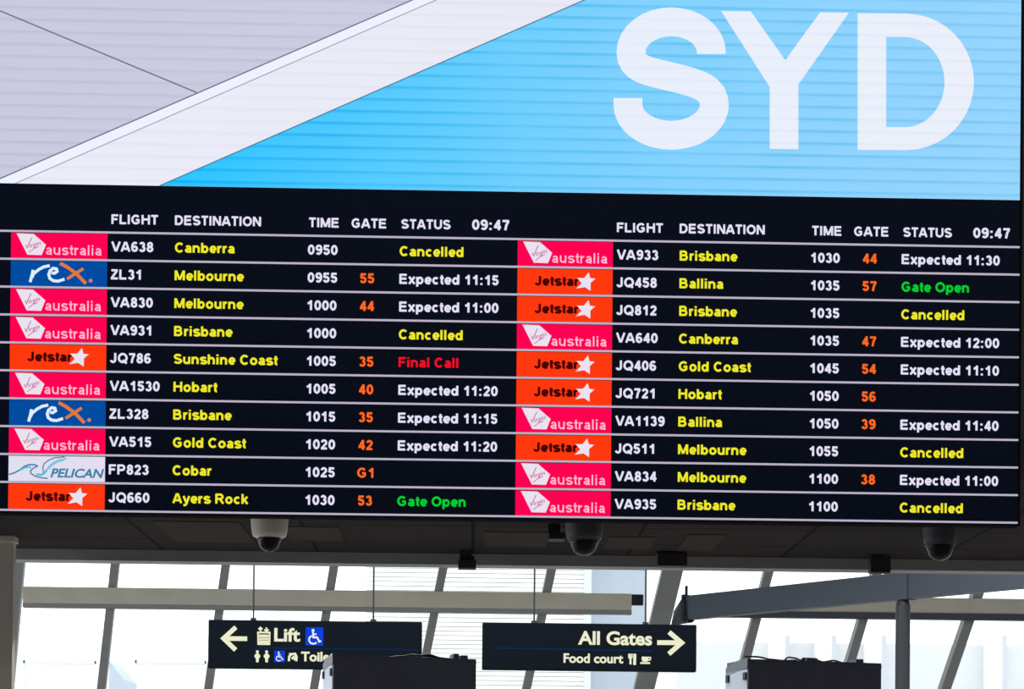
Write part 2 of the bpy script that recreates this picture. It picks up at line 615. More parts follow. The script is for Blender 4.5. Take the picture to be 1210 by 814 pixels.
SOF_Z = P(605, 655, 15.0).z           # underside of the low soffit
LIP_Z = P(605, 668, 15.0).z           # bottom of its downstand edge
HALL_L, HALL_R = -13.0, 16.0
HALL_BACK = -24.0
FAC_Y0 = Yd(30.0)                     # glazed front: Y at z = FAC_Z0, leaning inwards at the top
FAC_Z0 = P(605, 735, 30.0).z
FAC_K = 0.503
TOP_Z = 6.6


def facY(z):
    return FAC_Y0 - (z - FAC_Z0) * FAC_K


mb = MB(); mb.box(HALL_L, HALL_R, HALL_BACK, facY(0) + 0.3, -0.3, 0, 'floor'); struct(mb.build('floor'))
mb = MB()
SW0, SW1, SWZ = -3.0, 17.5, 6.2          # left wall opening, added out of view to let in more daylight
mb.box(HALL_L - .3, HALL_L, HALL_BACK, SW0, 0, 9.0, 'wall')
mb.box(HALL_L - .3, HALL_L, SW1, facY(0), 0, 9.0, 'wall')
mb.box(HALL_L - .3, HALL_L, SW0, SW1, SWZ, 9.0, 'wall')
mb.box(HALL_L - .3, HALL_L, SW0, SW1, 0, .3, 'wall')
struct(mb.build('wall_left'))
mb = MB(); mb.box(HALL_R, HALL_R + .3, HALL_BACK, facY(0), 0, 9.0, 'wall'); struct(mb.build('wall_right'))
mb = MB(); mb.box(HALL_L, HALL_R, HALL_BACK - .3, HALL_BACK, 0, 9.0, 'wall'); struct(mb.build('wall_back'))
mb = MB()
mb.box(HALL_L, HALL_R, HALL_BACK, 1.2, 8.7, 9.0, 'ceiling')
mb.box(HALL_L, HALL_R, Yd(15.2), facY(TOP_Z) + .3, TOP_Z, TOP_Z + .3, 'ceiling')
struct(mb.build('ceiling'))
mb = MB(); mb.box(HALL_L, HALL_R, 0.35, 0.75, SOF_Z + .25, 8.7, 'bulkhead'); struct(mb.build('wall_above_soffit'))
mb = MB()
mb.box(HALL_L, HALL_R, 0.35, Yd(15.05), SOF_Z, SOF_Z + .25, 'soffit')
mb.box(HALL_L, HALL_R, Yd(14.9), Yd(15.2), SOF_Z + .25, TOP_Z, 'bulkhead')
SOFFIT = struct(mb.build('ceiling_soffit'))
for x0, y0, x1, y1 in ((571, 628, 648, 645), (806, 631, 850, 650), (716, 634, 772, 648), (196, 616, 292, 640), (340, 622, 404, 638)):
    q = [at_z(x, y, SOF_Z) for x, y in ((x0, y1), (x1, y1), (x1, y0), (x0, y0))]
    ya, yb, xa, xb = (q[0].y + q[1].y) / 2, (q[2].y + q[3].y) / 2, (q[0].x + q[3].x) / 2, (q[1].x + q[2].x) / 2
    mb = MB(); mb.box(xa, xb, yb, ya, SOF_Z - .006, SOF_Z + .01, 'brown') if yb < ya else mb.box(xa, xb, ya, yb, SOF_Z - .006, SOF_Z + .01, 'brown')
    mb.build('inset_panel', SOFFIT)
mb = MB()
mb.box(HALL_L, HALL_R, Yd(15.0), Yd(15.2), LIP_Z, SOF_Z + .02, 'lip')
struct(mb.build('trim_1'))


def on_facade(x, y):
    """Where the view ray of a photo pixel meets the leaning glazed front."""
    d = ROT @ Vector(((x - PPX) / FPX, 1.0, -(y - PPY) / FPX))
    # CAM.y + t d.y = FAC_Y0 - (CAM.z + t d.z - FAC_Z0) K
    t = (FAC_Y0 - (CAM_Z - FAC_Z0) * FAC_K - CAM_P.y) / (d.y + FAC_K * d.z)
    return CAM_P + d * t


mb = MB(); mb.box(HALL_L - .16, HALL_L - .14, SW0, SW1, .3, SWZ, 'glass')
sw = struct(mb.build('window_20', origin=(HALL_L - .15, SW0, .3)))  # unseen glazing added to brighten the hall from the left
for k in range(5):
    yy = SW0 + .04 + k * (SW1 - SW0 - .08) / 4
    mb = MB(); mb.box(HALL_L - .22, HALL_L - .08, yy - .04, yy + .04, .3, SWZ, 'steel'); mb.build('mullion', sw)

# mullions: (x left, x right, y) at the top and at the bottom, in the photo
MUL = [
    ((-128, -119, 665), (-134, -125, 800)),
    ((15, 29, 665), (3, 17, 800)),
    ((132, 141, 665), (116.5, 126.5, 801)),
    ((262.5, 271.5, 667), (243, 253, 802)),
    ((390, 400, 667), (367.5, 378, 803)),
    ((519, 529, 669), (499.5, 509, 769)),
    ((647, 657, 670), (618.5, 628.5, 806)),
    ((782.5, 807, 671), (750.5, 774, 807)),
    ((903.5, 913.5, 672), (876.5, 887.5, 773)),
    ((1030, 1039.5, 678), (999.5, 1010.5, 779)),
    ((1149, 1160.5, 701), (1111, 1122.5, 812)),
    ((1289, 1300, 690), (1246, 1257, 800)),
    ((1420, 1431, 690), (1368, 1379, 800)),
]
edges = []
for (a0, a1, ay), (b0, b1, by) in MUL:
    t = on_facade((a0 + a1) / 2, ay)
    b = on_facade((b0 + b1) / 2, by)
    wid = ((a1 - a0) / FPX * (t.y + CAM_D) + (b1 - b0) / FPX * (b.y + CAM_D)) / 2
    d = (t - b).normalized()
    lo = b + d * ((0.0 - b.z) / d.z)
    hi = b + d * ((TOP_Z + .2 - b.z) / d.z)
    edges.append((lo, hi, wid))
NRM = Vector((0, 1, FAC_K)).normalized()      # outward normal of the leaning front
for i in range(len(edges) - 1):
    l0, h0, w0 = edges[i]
    l1, h1, w1 = edges[i + 1]
    off = NRM * 0.2
    mb = MB()
    th = NRM * 0.012
    q = [l0 + off, l1 + off, h1 + off, h0 + off]
    mb.add(q + [p + th for p in q], [(0, 1, 2, 3), (7, 6, 5, 4), (0, 4, 5, 1), (1, 5, 6, 2), (2, 6, 7, 3), (3, 7, 4, 0)], 'glass')
    win = struct(mb.build('window_%d' % (i + 1), origin=(l0 + l1) / 2))
    mb = MB()
    mb.bar(l1, h1, (1, 0, 0), w1, 0.16, 'steel')
    # pressure cap on the outside holding the pane edges
    mb.bar(l1 + NRM * .13, h1 + NRM * .13, (1, 0, 0), w1 * 0.6, 0.14, 'steel')
    mb.build('mullion', win, origin=l1)
    if i == 0:
        mb = MB(); mb.bar(l0, h0, (1, 0, 0), w0, 0.16, 'steel'); mb.build('mullion', win, origin=l0)

# horizontal rail across the mullions, left run with its end cap, right run with a dark lower lip
a, b = P(28, 704.5, 29.72), P(746, 714, 29.72)
zc = (a.z + b.z) / 2
mb = MB(); mb.box(a.x, b.x, a.y - .08, a.y + .08, zc - .158, zc + .158, 'tube', 0.012)
rail = struct(mb.build('trim_2', origin=((a.x + b.x) / 2, a.y, zc)))
c = P(753, 709, 29.72)
mb = MB(); mb.box(b.x, b.x + .19, a.y - .05, a.y + .07, zc - .02, zc + .15, 'beam_dark', 0.01); mb.build('end_bracket', rail)
mb = MB(); mb.box(a.x, b.x, a.y - .085, a.y + .075, zc - .175, zc - .105, 'steel', 0.01); mb.build('lower_lip', rail)
a, b = P(838, 716, 29.72), P(1330, 722, 29.72)
zc = P(1150, 716.5, 29.72).z
mb = MB(); mb.box(a.x, b.x, a.y - .08, a.y + .08, zc - .125, zc + .125, 'tube', 0.012)
rail = struct(mb.build('trim_3', origin=((a.x + b.x) / 2, a.y, zc)))
mb = MB(); mb.box(a.x, b.x, a.y - .11, a.y + .08, zc - .225, zc - .125, 'beam', 0.01); mb.build('lower_lip', rail)

# slate steel beam running back to the wide frame, on a round column
bl, br_ = P(818, 718, 26.0), P(1320, 672.5, 26.0 * (940 - 718 - 0) / 1000 / 0.222)
bz = bl.z
b1 = at_z(1100, 689.5, bz)
dirb = (b1 - bl); dirb.z = 0; dirb.normalize()
b_end = bl + dirb * 13.0
b_sta = bl - dirb * 0.06
up = Vector((0, 0, 1))
mb = MB(); mb.bar(b_sta, b_end, up, 0.335, 0.16, 'beam')
beam = struct(mb.build('roof_beam', origin=bl))
mb = MB(); mb.bar(b_sta - dirb * .05, b_sta + dirb * .0, up, 0.37, 0.22, 'beam_dark'); mb.build('end_plate', beam)
# bracket that ties the beam end back to the wide frame
mb = MB()
k0 = P(797, 722, 26.3); k1 = P(806, 722, 26.0)
n = Vector((-dirb.y, dirb.x, 0))
tri = [P(806, 706, 25.95), P(813, 735, 25.95), P(793, 738, 26.6), P(796, 722, 26.6)]
mb.add(tri + [p + n * .1 for p in tri], [(0, 1, 2, 3), (7, 6, 5, 4), (0, 4, 5, 1), (1, 5, 6, 2), (2, 6, 7, 3), (3, 7, 4, 0)], 'beam_dark')
mb.build('bracket', beam)
mb = MB(); s0 = P(811, 703, 25.95); mb.bar(s0, s0 + up * .13, dirb, .03, .03, 'beam_dark'); mb.build('lug', beam)
# column under the beam
tt = (P(1067, 700, 24).x - bl.x) / 1.0
best = min((abs((CAM_P + (bl + dirb * (k * .01) - CAM_P)).x - P(1067, 695, (bl + dirb * (k * .01)).y + CAM_D).x), k) for k in range(0, 900))[1]
cp = bl + dirb * (best * .01)
mb = MB()
cr = 17.3 / FPX * (cp.y + CAM_D) / 2
mb.lathe([(cr * .55, bz - .165), (cr * .8, bz - .185), (cr, bz - .25), (cr, 0.02), (cr * 1.5, .02), (cr * 1.5, 0)], (cp.x, cp.y, 0), 'column')
colm = struct(mb.build('round_column', smooth=False, origin=(cp.x, cp.y, 0)))
mb = MB(); mb.bar(cp - dirb * .17, cp + dirb * .13, up, 0.35, 0.2, 'beam'); mb.build('collar', beam)

# grey concrete column under the left end of the soffit
c0, c1 = P(-70, 700, 14.3), P(15, 700, 14.3)
mb = MB()
mb.box(c0.x, c1.x, Yd(14.3), Yd(14.4), 0, SOF_Z, 'concrete', 0.008)
pc = struct(mb.build('concrete_column', origin=((c0.x + c1.x) / 2, Yd(14.6), 0)))
mb = MB(); mb.box(c0.x - .03, c1.x + .012, Yd(14.28), Yd(14.42), SOF_Z - .05, SOF_Z, 'concrete', 0.008); mb.build('capital', pc)

# ceiling luminaires added out of view to brighten the hall: a lit diffuser in a slim housing, with its light
def added_luminaire(x, y, z, watts, label, lx=2.4, ly=.4):
    t = thing('added_ceiling_light', (x, y, z), label, 'ceiling light', 'added hall fill lights')
    mb = MB(); mb.box(x - lx / 2 - .04, x + lx / 2 + .04, y - ly / 2 - .04, y + ly / 2 + .04, z - .08, z, 'tube_cap', .01); mb.build('housing', t)
    mb = MB(); mb.box(x - lx / 2, x + lx / 2, y - ly / 2, y + ly / 2, z - .09, z - .079, 'diffuser'); mb.build('diffuser', t)
    l = bpy.data.lights.new('added_tube_light', 'AREA')
    l.shape = 'RECTANGLE'; l.size = lx; l.size_y = ly; l.energy = watts; l.color = (1.0, .985, .96)
    o = bpy.data.objects.new('added_tube_light', l); COL.objects.link(o); o.parent = t; o.location = (0, 0, -.1)


HALL_W, REAR_W = 80.0, 310.0
for lx_ in (-10, -5, 0, 5, 10, 14):
    added_luminaire(lx_, -4.0, 8.7, HALL_W, 'long fill light added high in the hall facing the departure board')
    added_luminaire(lx_, -14.0, 8.7, HALL_W, 'long fill light added high in the hall far from the departure board')
    added_luminaire(lx_, Yd(18.6), TOP_Z, REAR_W, 'long fill light added between the soffit and the glass front')

# outdoor apron and what stands on it
mb = MB(); mb.box(-70, 80, facY(0) + .3, 150, -0.4, -0.1, 'apron'); struct(mb.build('ground_apron'))

# ------------------------------------------------------------------ the advertising screen above
BX0, BX1 = -2.95, uv(1205.6, 150)[0]
AD_Z0, AD_Z1 = 5.266, 6.78
ad = thing('advertising_screen', (0, .17, AD_Z0), 'large lit screen with white SYD letters on blue, above the departure board', 'screen')
mb = MB(); mb.box(BX0 - .015, BX1 + .018, 0.004, 0.12, AD_Z0, AD_Z1 + .02, 'frame_black', 0.003); mb.build('cabinet', ad)
for zz in (AD_Z0 + .3, AD_Z1 - .3):
    mb = MB(); mb.box(BX0 + .3, BX1 - .3, .12, .35, zz - .05, zz + .05, 'frame_black'); mb.build('mounting_rail', ad)
mb = MB(); mb.poly([(BX0, 0, AD_Z0), (BX1, 0, AD_Z0), (BX1, 0, AD_Z1), (BX0, 0, AD_Z1)], 'lav')
mb.build('lavender_picture', ad)


def region(pts, y, key):
    q = clip([uv(*p) for p in pts], BX0, BX1, AD_Z0, AD_Z1)
    m_ = MB(); m_.poly([(a, y, b) for a, b in q], key)
    return m_


L1 = lambda x: 208 - .4333 * (x - 7.4)
L2 = lambda x: 217.5 - .4358 * (x - 16.7)
L3 = lambda x: 220.9 - .4374 * (x - 185.7)
region([(-400, L1(-400)), (1200, L1(1200)), (1200, L2(1200)), (-400, L2(-400))], -.001, 'band_led').build('pale_stripe', ad)
region([(-400, L2(-400)), (1200, L2(1200)), (1200, L3(1200)), (-400, L3(-400))], -.001, 'white_led').build('white_band', ad)
region([(-400, L3(-400)), (1300, L3(1300)), (2500, 300), (1300, 600), (-400, 500)], -.001, 'blue_led').build('blue_picture', ad)


def line_part(x0, y0, x1, y1, wpx, key, name='thin_line'):
    a, b = Vector(uv(x0, y0)), Vector(uv(x1, y1))
    d = (b - a).normalized()
    n = Vector((-d.y, d.x)) * (wpx * .00251)
    q = clip([tuple(a + n), tuple(b + n), tuple(b - n), tuple(a - n)], BX0, BX1, AD_Z0, AD_Z1)
    m_ = MB(); m_.poly([(p[0], -.002, p[1]) for p in q], key)
    return m_.build(name, ad)


line_part(-60, -12, 232.5, 109.5, 1.6, 'line_led')
line_part(-400, L1(-400), 1200, L1(1200), 1.5, 'line_led')
line_part(-400, L2(-400), 1200, L2(1200), 1.2, 'line_soft')
line_part(-400, L3(-400), 1300, L3(1300), 1.3, 'line_blue')

# SYD: one part per letter
LY = -.003
mb = MB()
cl = [(840.5, 64)] + arc(793, 62, 47.5, -36, 0, 180, 16)
def bez(p0, p1, p2, p3, n=10):
    o = []
    for i in range(1, n + 1):
        t = i / n
        o.append(tuple((1 - t) ** 3 * a + 3 * (1 - t) ** 2 * t * b + 3 * (1 - t) * t * t * c_ + t ** 3 * d for a, b, c_, d in zip(p0, p1, p2, p3)))
    return o
cl += bez((745.5, 62), (746, 82), (764, 84), (795, 91.5), 8) + bez((795, 91.5), (826, 99), (844, 104), (844, 125), 8)
cl += arc(793, 124, 51, 36, 0, 180, 18)[1:] + [(742, 116)]
flat(mb, [[uv(*p) for p in q] for q in stroke2d(cl, 34)], LY, 'letter_led')
mb.build('letter_s', ad)
mb = MB()
yq = [[(852, 13.2), (887, 13.6), (927.8, 71.3), (943.3, 100), (909.4, 103)],
      [(969, 14.8), (1003, 15.2), (943.3, 100), (927.8, 71.3)],
      [(909.4, 103), (943.3, 100), (943.3, 176.5), (909.4, 176)]]
for q in yq:
    mb.poly([(a_, LY, b_) for a_, b_ in (uv(*p) for p in q)], 'letter_led')
mb.build('letter_y', ad)
mb = MB()
outer = [(1013.3, 15.8), (1071, 16.3)] + arc(1071, 97, 79.7, 80.5, -90, 90, 20)[1:] + [(1013.3, 177.2)]
inner = [(1047, 43.8), (1069, 44)] + arc(1069, 97.2, 47, 53.2, -90, 90, 20)[1:] + [(1047, 150.4)]
for i in range(len(outer)):
    j = (i + 1) % len(outer)
    mb.poly([(a_, LY, b_) for a_, b_ in (uv(*p) for p in (outer[i], outer[j], inner[j], inner[i]))], 'letter_led')
mb.build('letter_d', ad)

# ------------------------------------------------------------------ the departure board
V0, PITCH, COLP = 4.98386, 0.165, 2.9949
LOGO_X, LOGO_W = -2.7460, 0.5670
BRD_Z0 = V0 - 10 * PITCH - .016
board = thing('departure_board', (0, .17, BRD_Z0), 'black departure board listing twenty flights in two columns, below the blue screen', 'departure board')
mb = MB(); mb.box(BX0 - .015, BX1 + .018, 0.004, 0.12, BRD_Z0, AD_Z0 - .002, 'frame_black', 0.003); mb.build('cabinet', board)
for zz in (BRD_Z0 + .7, AD_Z0 - .3):
    mb = MB(); mb.box(BX0 + .3, BX1 - .3, .12, .35, zz - .05, zz + .05, 'frame_black'); mb.build('mounting_rail', board)
mb = MB(); mb.poly([(BX0, 0, BRD_Z0 + .002), (BX1, 0, BRD_Z0 + .002), (BX1, 0, AD_Z0 - .004), (BX0, 0, AD_Z0 - .004)], 'board')
mb.build('screen', board)
for k in range(11):
    z = V0 - k * PITCH
    mb = MB(); mb.box(BX0, uv(1204, 400)[0], -.003, .001, z - .0058, z + .0058, 'rule'); mb.build('row_line', board)

X_FL = uv(131.5, 293)[0]; X_DE = uv(206.8, 294)[0]; X_TI = uv(363.8, 296)[0]
X_GA = uv(434.2, 298)[0]; X_ST = uv(472.2, 300)[0]
CAP = .0585
BASE = -.1125
TY = -.004

# header lines
for ci in (0, 1):
    dx = ci * COLP
    z = V0 + .0505
    hd = bpy.data.objects.new('header_row', None); COL.objects.link(hd); hd.parent = board; hd.location = (0, -.17, -BRD_Z0)
    for s, px0, px1, cap, nm, y in (('FLIGHT', 131.8, 186.8, .056, 'flight_heading', 260), ('DESTINATION', 206.8, 308.6, .056, 'destination_heading', 261),
                                    ('TIME', 365.3, 400.2, .056, 'time_heading', 263), ('GATE', 415.4, 456.3, .056, 'gate_heading', 264),
                                    ('STATUS', 474.2, 532.6, .056, 'status_heading', 265), ('09:47', 557.8, 602, .061, 'clock_time', 265)):
        x0, x1 = uv(px0, y)[0], uv(px1, y)[0]
        mb = MB(); flat(mb, bold(s, x0 + dx, z, cap, x1 - x0), TY, 'txt'); mb.build(nm, hd)


def logo_wing(mb, x, z, pink='pink'):
    """x, z = tile's top left; pink tile with a white five-sided shape, script and a word."""
    k = LOGO_W / 982.0
    Q = lambda a, b: (x + (a - 118) * k, z - (b - 182) * k * .995)
    mb.poly([(a, -.002, b) for a, b in (Q(174, 190), Q(348, 194), Q(474, 302), Q(432, 410), Q(286, 408))], 'logo_white')
    # thin slanted script with a long up-stroke
    vs, fs = soft('Virgin', .016)
    ax, bx = min(v[0] for v in vs), max(v[0] for v in vs)
    ca, sa = math.cos(math.radians(17)), math.sin(math.radians(17))
    out = []
    for u, v in vs:
        uu, vv = (u - ax) / (bx - ax) * 165, v * 66
        px, py = 262 + uu * ca - vv * sa * -.2, 352 - uu * sa - vv * ca
        out.append(Q(px, py))
    mb.add([(a, -.003, b) for a, b in out], fs, 'logo_script')
    flat(mb, [[Q(*p) for p in q] for q in stroke2d([(330, 230), (312, 270), (290, 322)], 9)], -.003, 'logo_script')
    flat(mb, [[Q(*p) for p in q] for q in stroke2d([(300, 385), (345, 350), (400, 322)], 8)], -.003, 'logo_script')
    a, b = Q(474, 406), Q(1042, 300)
    flat(mb, bold('australia', a[0], a[1], b[1] - a[1], b[0] - a[0], sw=.15), -.003, 'pale_pink')


def logo_star(mb, x, z):
    k = LOGO_W / 965.0
    Q = lambda a, b: (x + (a - 100) * k, z - (b - 420) * k)
    a = Q(275, 588)
    wd = (722 - 275) * k
    flat(mb, bold('Jetstar', a[0], a[1], 94 * k, wd, sw=.26), -.002, 'jet_black')
    pts = [(822, 450), (838, 508), (892, 512), (842, 556), (842, 638), (785, 600), (696, 616), (752, 560), (704, 508), (774, 508)]
    c = Q(790, 545)
    for i in range(10):
        p, q = Q(*pts[i]), Q(*pts[(i + 1) % 10])
        mb.poly([(c[0], -.003, c[1]), (p[0], -.003, p[1]), (q[0], -.003, q[1])], 'logo_white')


def logo_brush(mb, x, z):
    k = LOGO_W / 982.0
    Q = lambda a, b: (x + (a - 115) * k, z - (b - 466) * k)
    def st(path, w, key, y=-.002):
        flat(mb, [[Q(*p) for p in q] for q in stroke2d(path, w)], y, key)
    st([(343, 560), (334, 610), (314, 686)], 30, 'rex_white')
    st([(330, 640), (350, 598), (400, 556), (450, 528), (512, 514)], 30, 'rex_white')
    st([(530, 588)] + arc(556, 576, 34, 36, 200, -90 + 360 - 200, 1)[:0] + [(560, 592), (588, 572), (580, 546), (548, 540), (516, 566), (503, 606), (514, 644), (548, 668), (600, 672), (664, 650)], 30, 'rex_white')
    st([(618, 488), (690, 526), (780, 588), (882, 692)], 34, 'rex_orange')
    st([(854, 540), (780, 588), (690, 648)], 30, 'rex_orange', -.003)
    c = Q(930, 662)
    mb.poly([(c[0] + 20 * k * math.cos(t * .5236), -.002, c[1] + 20 * k * math.sin(t * .5236)) for t in range(12)], 'rex_dot')


def logo_bird(mb, x, z):
    k = LOGO_W / 985.0
    Q = lambda a, b: (x + (a - 88) * k, z - (b - 82) * k)
    def st(path, w, key, y=-.002):
        flat(mb, [[Q(*p) for p in q] for q in stroke2d(path, w)], y, key)
    st([(92, 276), (150, 258), (205, 226), (250, 190), (300, 172), (350, 172), (388, 186)], 16, 'pel_dark')
    st([(200, 232), (250, 205), (300, 196), (320, 204)], 18, 'pel_light')
    st([(388, 186), (345, 205), (312, 236), (318, 262), (360, 290), (420, 304), (490, 312)], 14, 'pel_dark', -.0025)
    st([(370, 272), (420, 276), (455, 256), (480, 225)], 22, 'pel_light')
    st([(446, 250), (438, 200), (452, 158), (500, 122), (560, 98), (660, 88)], 12, 'pel_dark')
    st([(470, 240), (492, 200), (530, 160), (590, 125), (680, 104)], 14, 'pel_light')
    st([(500, 222), (530, 180), (580, 146), (650, 124)], 9, 'pel_light')
    a, b = Q(516, 302), Q(1066, 206)
    vs, fs = soft_fit('PELICAN', a[0], b[0], a[1], b[1], .03, .25)
    mb.add([(p, -.003, q) for p, q in vs], fs, 'pel_dark')


TILE = {'V': ('pink', logo_wing, 'pink airline tile with white wing shape'), 'J': ('or_tile', logo_star, 'orange airline tile with white star'),
        'R': ('rex_blue', logo_brush, 'blue airline tile with brush lettering'), 'P': ('pel_tile', logo_bird, 'pale airline tile with blue bird')}
LEFT = [('V', 'VA638', 'Canberra', '0950', '', 'Cancelled'), ('R', 'ZL31', 'Melbourne', '0955', '55', 'Expected 11:15'),
        ('V', 'VA830', 'Melbourne', '1000', '44', 'Expected 11:00'), ('V', 'VA931', 'Brisbane', '1000', '', 'Cancelled'),
        ('J', 'JQ786', 'Sunshine Coast', '1005', '35', 'Final Call'), ('V', 'VA1530', 'Hobart', '1005', '40', 'Expected 11:20'),
        ('R', 'ZL328', 'Brisbane', '1015', '35', 'Expected 11:15'), ('V', 'VA515', 'Gold Coast', '1020', '42', 'Expected 11:20'),
        ('P', 'FP823', 'Cobar', '1025', 'G1', ''), ('J', 'JQ660', 'Ayers Rock', '1030', '53', 'Gate Open')]
RIGHT = [('V', 'VA933', 'Brisbane', '1030', '44', 'Expected 11:30'), ('J', 'JQ458', 'Ballina', '1035', '57', 'Gate Open'),
         ('J', 'JQ812', 'Brisbane', '1035', '', 'Cancelled'), ('V', 'VA640', 'Canberra', '1035', '47', 'Expected 12:00'),
         ('J', 'JQ406', 'Gold Coast', '1045', '54', 'Expected 11:10'), ('J', 'JQ721', 'Hobart', '1050', '56', ''),
         ('V', 'VA1139', 'Ballina', '1050', '39', 'Expected 11:40'), ('J', 'JQ511', 'Melbourne', '1055', '', 'Cancelled'),
         ('V', 'VA834', 'Melbourne', '1100', '38', 'Expected 11:00'), ('V', 'VA935', 'Brisbane', '1100', '', 'Cancelled')]
STAT = {'Cancelled': 'yellow', 'Final Call': 'red', 'Gate Open': 'green'}
for ci, rows in enumerate((LEFT, RIGHT)):
    dx = ci * COLP
    for k, (lg, fl, de, ti, ga, st_) in enumerate(rows):
        zl = V0 - k * PITCH
        row = bpy.data.objects.new('flight_row', None); COL.objects.link(row); row.parent = board; row.location = (0, -.17, -BRD_Z0)
        row['label'] = 'row for flight %s to %s at %s' % (fl, de, ti)
        key, fn, lab = TILE[lg]
        z = zl - .0095
        mb = MB()
        mb.poly([(a, -.001, b) for a, b in ((LOGO_X + dx, z), (LOGO_X + dx + LOGO_W, z), (LOGO_X + dx + LOGO_W, zl - PITCH + .007), (LOGO_X + dx, zl - PITCH + .007))], key)
        fn(mb, LOGO_X + dx, z)
        mb.build('airline_logo', row)['label'] = lab
        zb = zl + BASE
        mb = MB(); flat(mb, bold(fl, X_FL + dx, zb, CAP), TY, 'txt'); mb.build('flight_number', row)
        mb = MB(); flat(mb, bold(de, X_DE + dx, zb, CAP), TY, 'yellow'); mb.build('destination', row)
        mb = MB(); flat(mb, bold(ti, X_TI + dx, zb, CAP), TY, 'txt'); mb.build('departure_time', row)
        if ga:
            mb = MB(); flat(mb, bold(ga, X_GA + dx, zb, CAP, align='C'), TY, 'orange'); mb.build('gate_number', row)
        if st_:
            mb = MB(); flat(mb, bold(st_, X_ST + dx, zb, CAP), TY, STAT.get(st_, 'txt')); mb.build('flight_status', row)

# ------------------------------------------------------------------ hanging direction signs
SD = 21.5


def sign_base(name, label, x0, y0, x1, y1, rods):
    tl, br = P(x0, y0, SD), P(x1, y1, SD)
    xa, xb, za, zb = tl.x, br.x, br.z, tl.z
    t = thing(name, ((xa + xb) / 2, Yd(SD) + .08, za), label, 'sign', 'hanging direction signs')
    mb = MB(); mb.box(xa, xb, Yd(SD) + .012, Yd(SD) + .16, za, zb, 'sign', 0.01); mb.build('housing', t)
    for rx in rods:
        p = P(rx, 700, SD + .08)
        mb = MB(); mb.tube([(p.x, p.y, zb - .01), (p.x, p.y, TOP_Z)], .0105, 'rod', 8)
        mb.lathe([(.035, zb + .03), (.035, zb - .0)], (p.x, p.y, 0), 'rod', 10)
        mb.build('hanging_rod', t)
    return t


def spx(x, y):
    p = P(x, y, SD)
    return (p.x, p.z)


def sign_strokes(t, name, paths, w, key='sign_text', lift=0.0, Q=None):
    mb = MB()
    for p in paths:
        flat(mb, [[spx(*Q(*a)) for a in q] for q in stroke2d(p, w)], Yd(SD) + .008 - lift, key)
    return mb.build(name, t)


def sign_word(t, name, s, x0, y0, x1, y1, off=.03):
    a, b = spx(x0, y0), spx(x1, y1)
    vs, fs = soft_fit(s, a[0], b[0], a[1], b[1], off)
    mb = MB(); mb.add([(p, Yd(SD) + .008, q) for p, q in vs], fs, 'sign_text')
    return mb.build(name, t)


def wheelchair(t, QQ, x0, y0, x1, y1):
    """Blue tile with the white wheelchair symbol; coordinates in the sign's own zoom frame."""
    mb = MB()
    a, b = spx(*QQ(x0, y1)), spx(*QQ(x1, y0))
    Y = Yd(SD) + .008
    mb.poly([(a[0], Y, a[1]), (b[0], Y, a[1]), (b[0], Y, b[1]), (a[0], Y, b[1])], 'sign_blue')
    U = lambda u, v: (a[0] + (b[0] - a[0]) * u, b[1] + (a[1] - b[1]) * v)
    def st(path, w):
        for q in stroke2d([U(*p) for p in path], w * (b[0] - a[0])):
            mb.poly([(p[0], Y - .003, p[1]) for p in q], 'sign_white')
    c = U(.42, .17)
    r = .085 * (b[0] - a[0])
    mb.poly([(c[0] + r * math.cos(i * .5236), Y - .003, c[1] + r * math.sin(i * .5236)) for i in range(12)], 'sign_white')
    st([(.42, .25), (.44, .55), (.66, .55), (.78, .78), (.88, .74)], .1)
    st([(.44, .38), (.62, .38)], .08)
    st(arc(.44, .68, .24, .22, 40 + 0, 250, 14), .09)
    return mb.build('wheelchair_symbol', t)


# left sign
LQ = lambda a, b: (240 + a / 7.5625, 720 + b / 7.5625)
sl = sign_base('direction_sign', 'hanging dark sign reading Lift with a left arrow', 246, 731.8, 498, 791.6, (299.8, 441.5))


def arrow(t, Q, shaft, head, wz):
    mb = MB()
    sc = (P(300, 760, SD) - P(301, 760, SD)).length
    for p, ww in ((shaft, wz), (head, wz)):
        for q in stroke2d([Q(*a) for a in p], ww):
            mb.poly([(a_, Yd(SD) + .008, b_) for a_, b_ in (spx(*c_) for c_ in q)], 'sign_text')
    return mb.build('arrow', t)


arrow(sl, LQ, [(190, 259), (393, 261)], [(292, 158), (182, 258), (290, 362)], 5.4)
# lift symbol: a car with three people and two small arrows above
mb = MB()
for p, ww in (([(490, 205), (594, 206), (592, 310), (492, 309), (490, 205)], 2.0), ([(500, 236), (584, 237)], 3.4), ([(500, 262), (584, 263)], 2.4), ([(500, 288), (584, 289)], 3.4),
              ([(512, 196), (512, 166)], 2.0), ([(494, 178), (512, 160), (530, 178)], 1.8), ([(565, 160), (565, 194)], 2.0), ([(547, 178), (565, 198), (585, 178)], 1.8)):
    for q in stroke2d([LQ(*a) for a in p], ww):
        mb.poly([(a_, Yd(SD) + .008, b_) for a_, b_ in (spx(*c_) for c_ in q)], 'sign_text')
mb.build('lift_symbol', sl)
sign_word(sl, 'lettering', 'Lift', 240 + 634 / 7.5625, 720 + 287 / 7.5625, 240 + 868 / 7.5625, 720 + 166 / 7.5625)
wheelchair(sl, LQ, 914, 160, 1074, 322)
mb = MB()
for q in stroke2d([LQ(458, 343), LQ(1930, 362)], 1.9):
    mb.poly([(a_, Yd(SD) + .009, b_) for a_, b_ in (spx(*c_) for c_ in q)], 'sign_rule')
mb.build('blue_rule', sl)
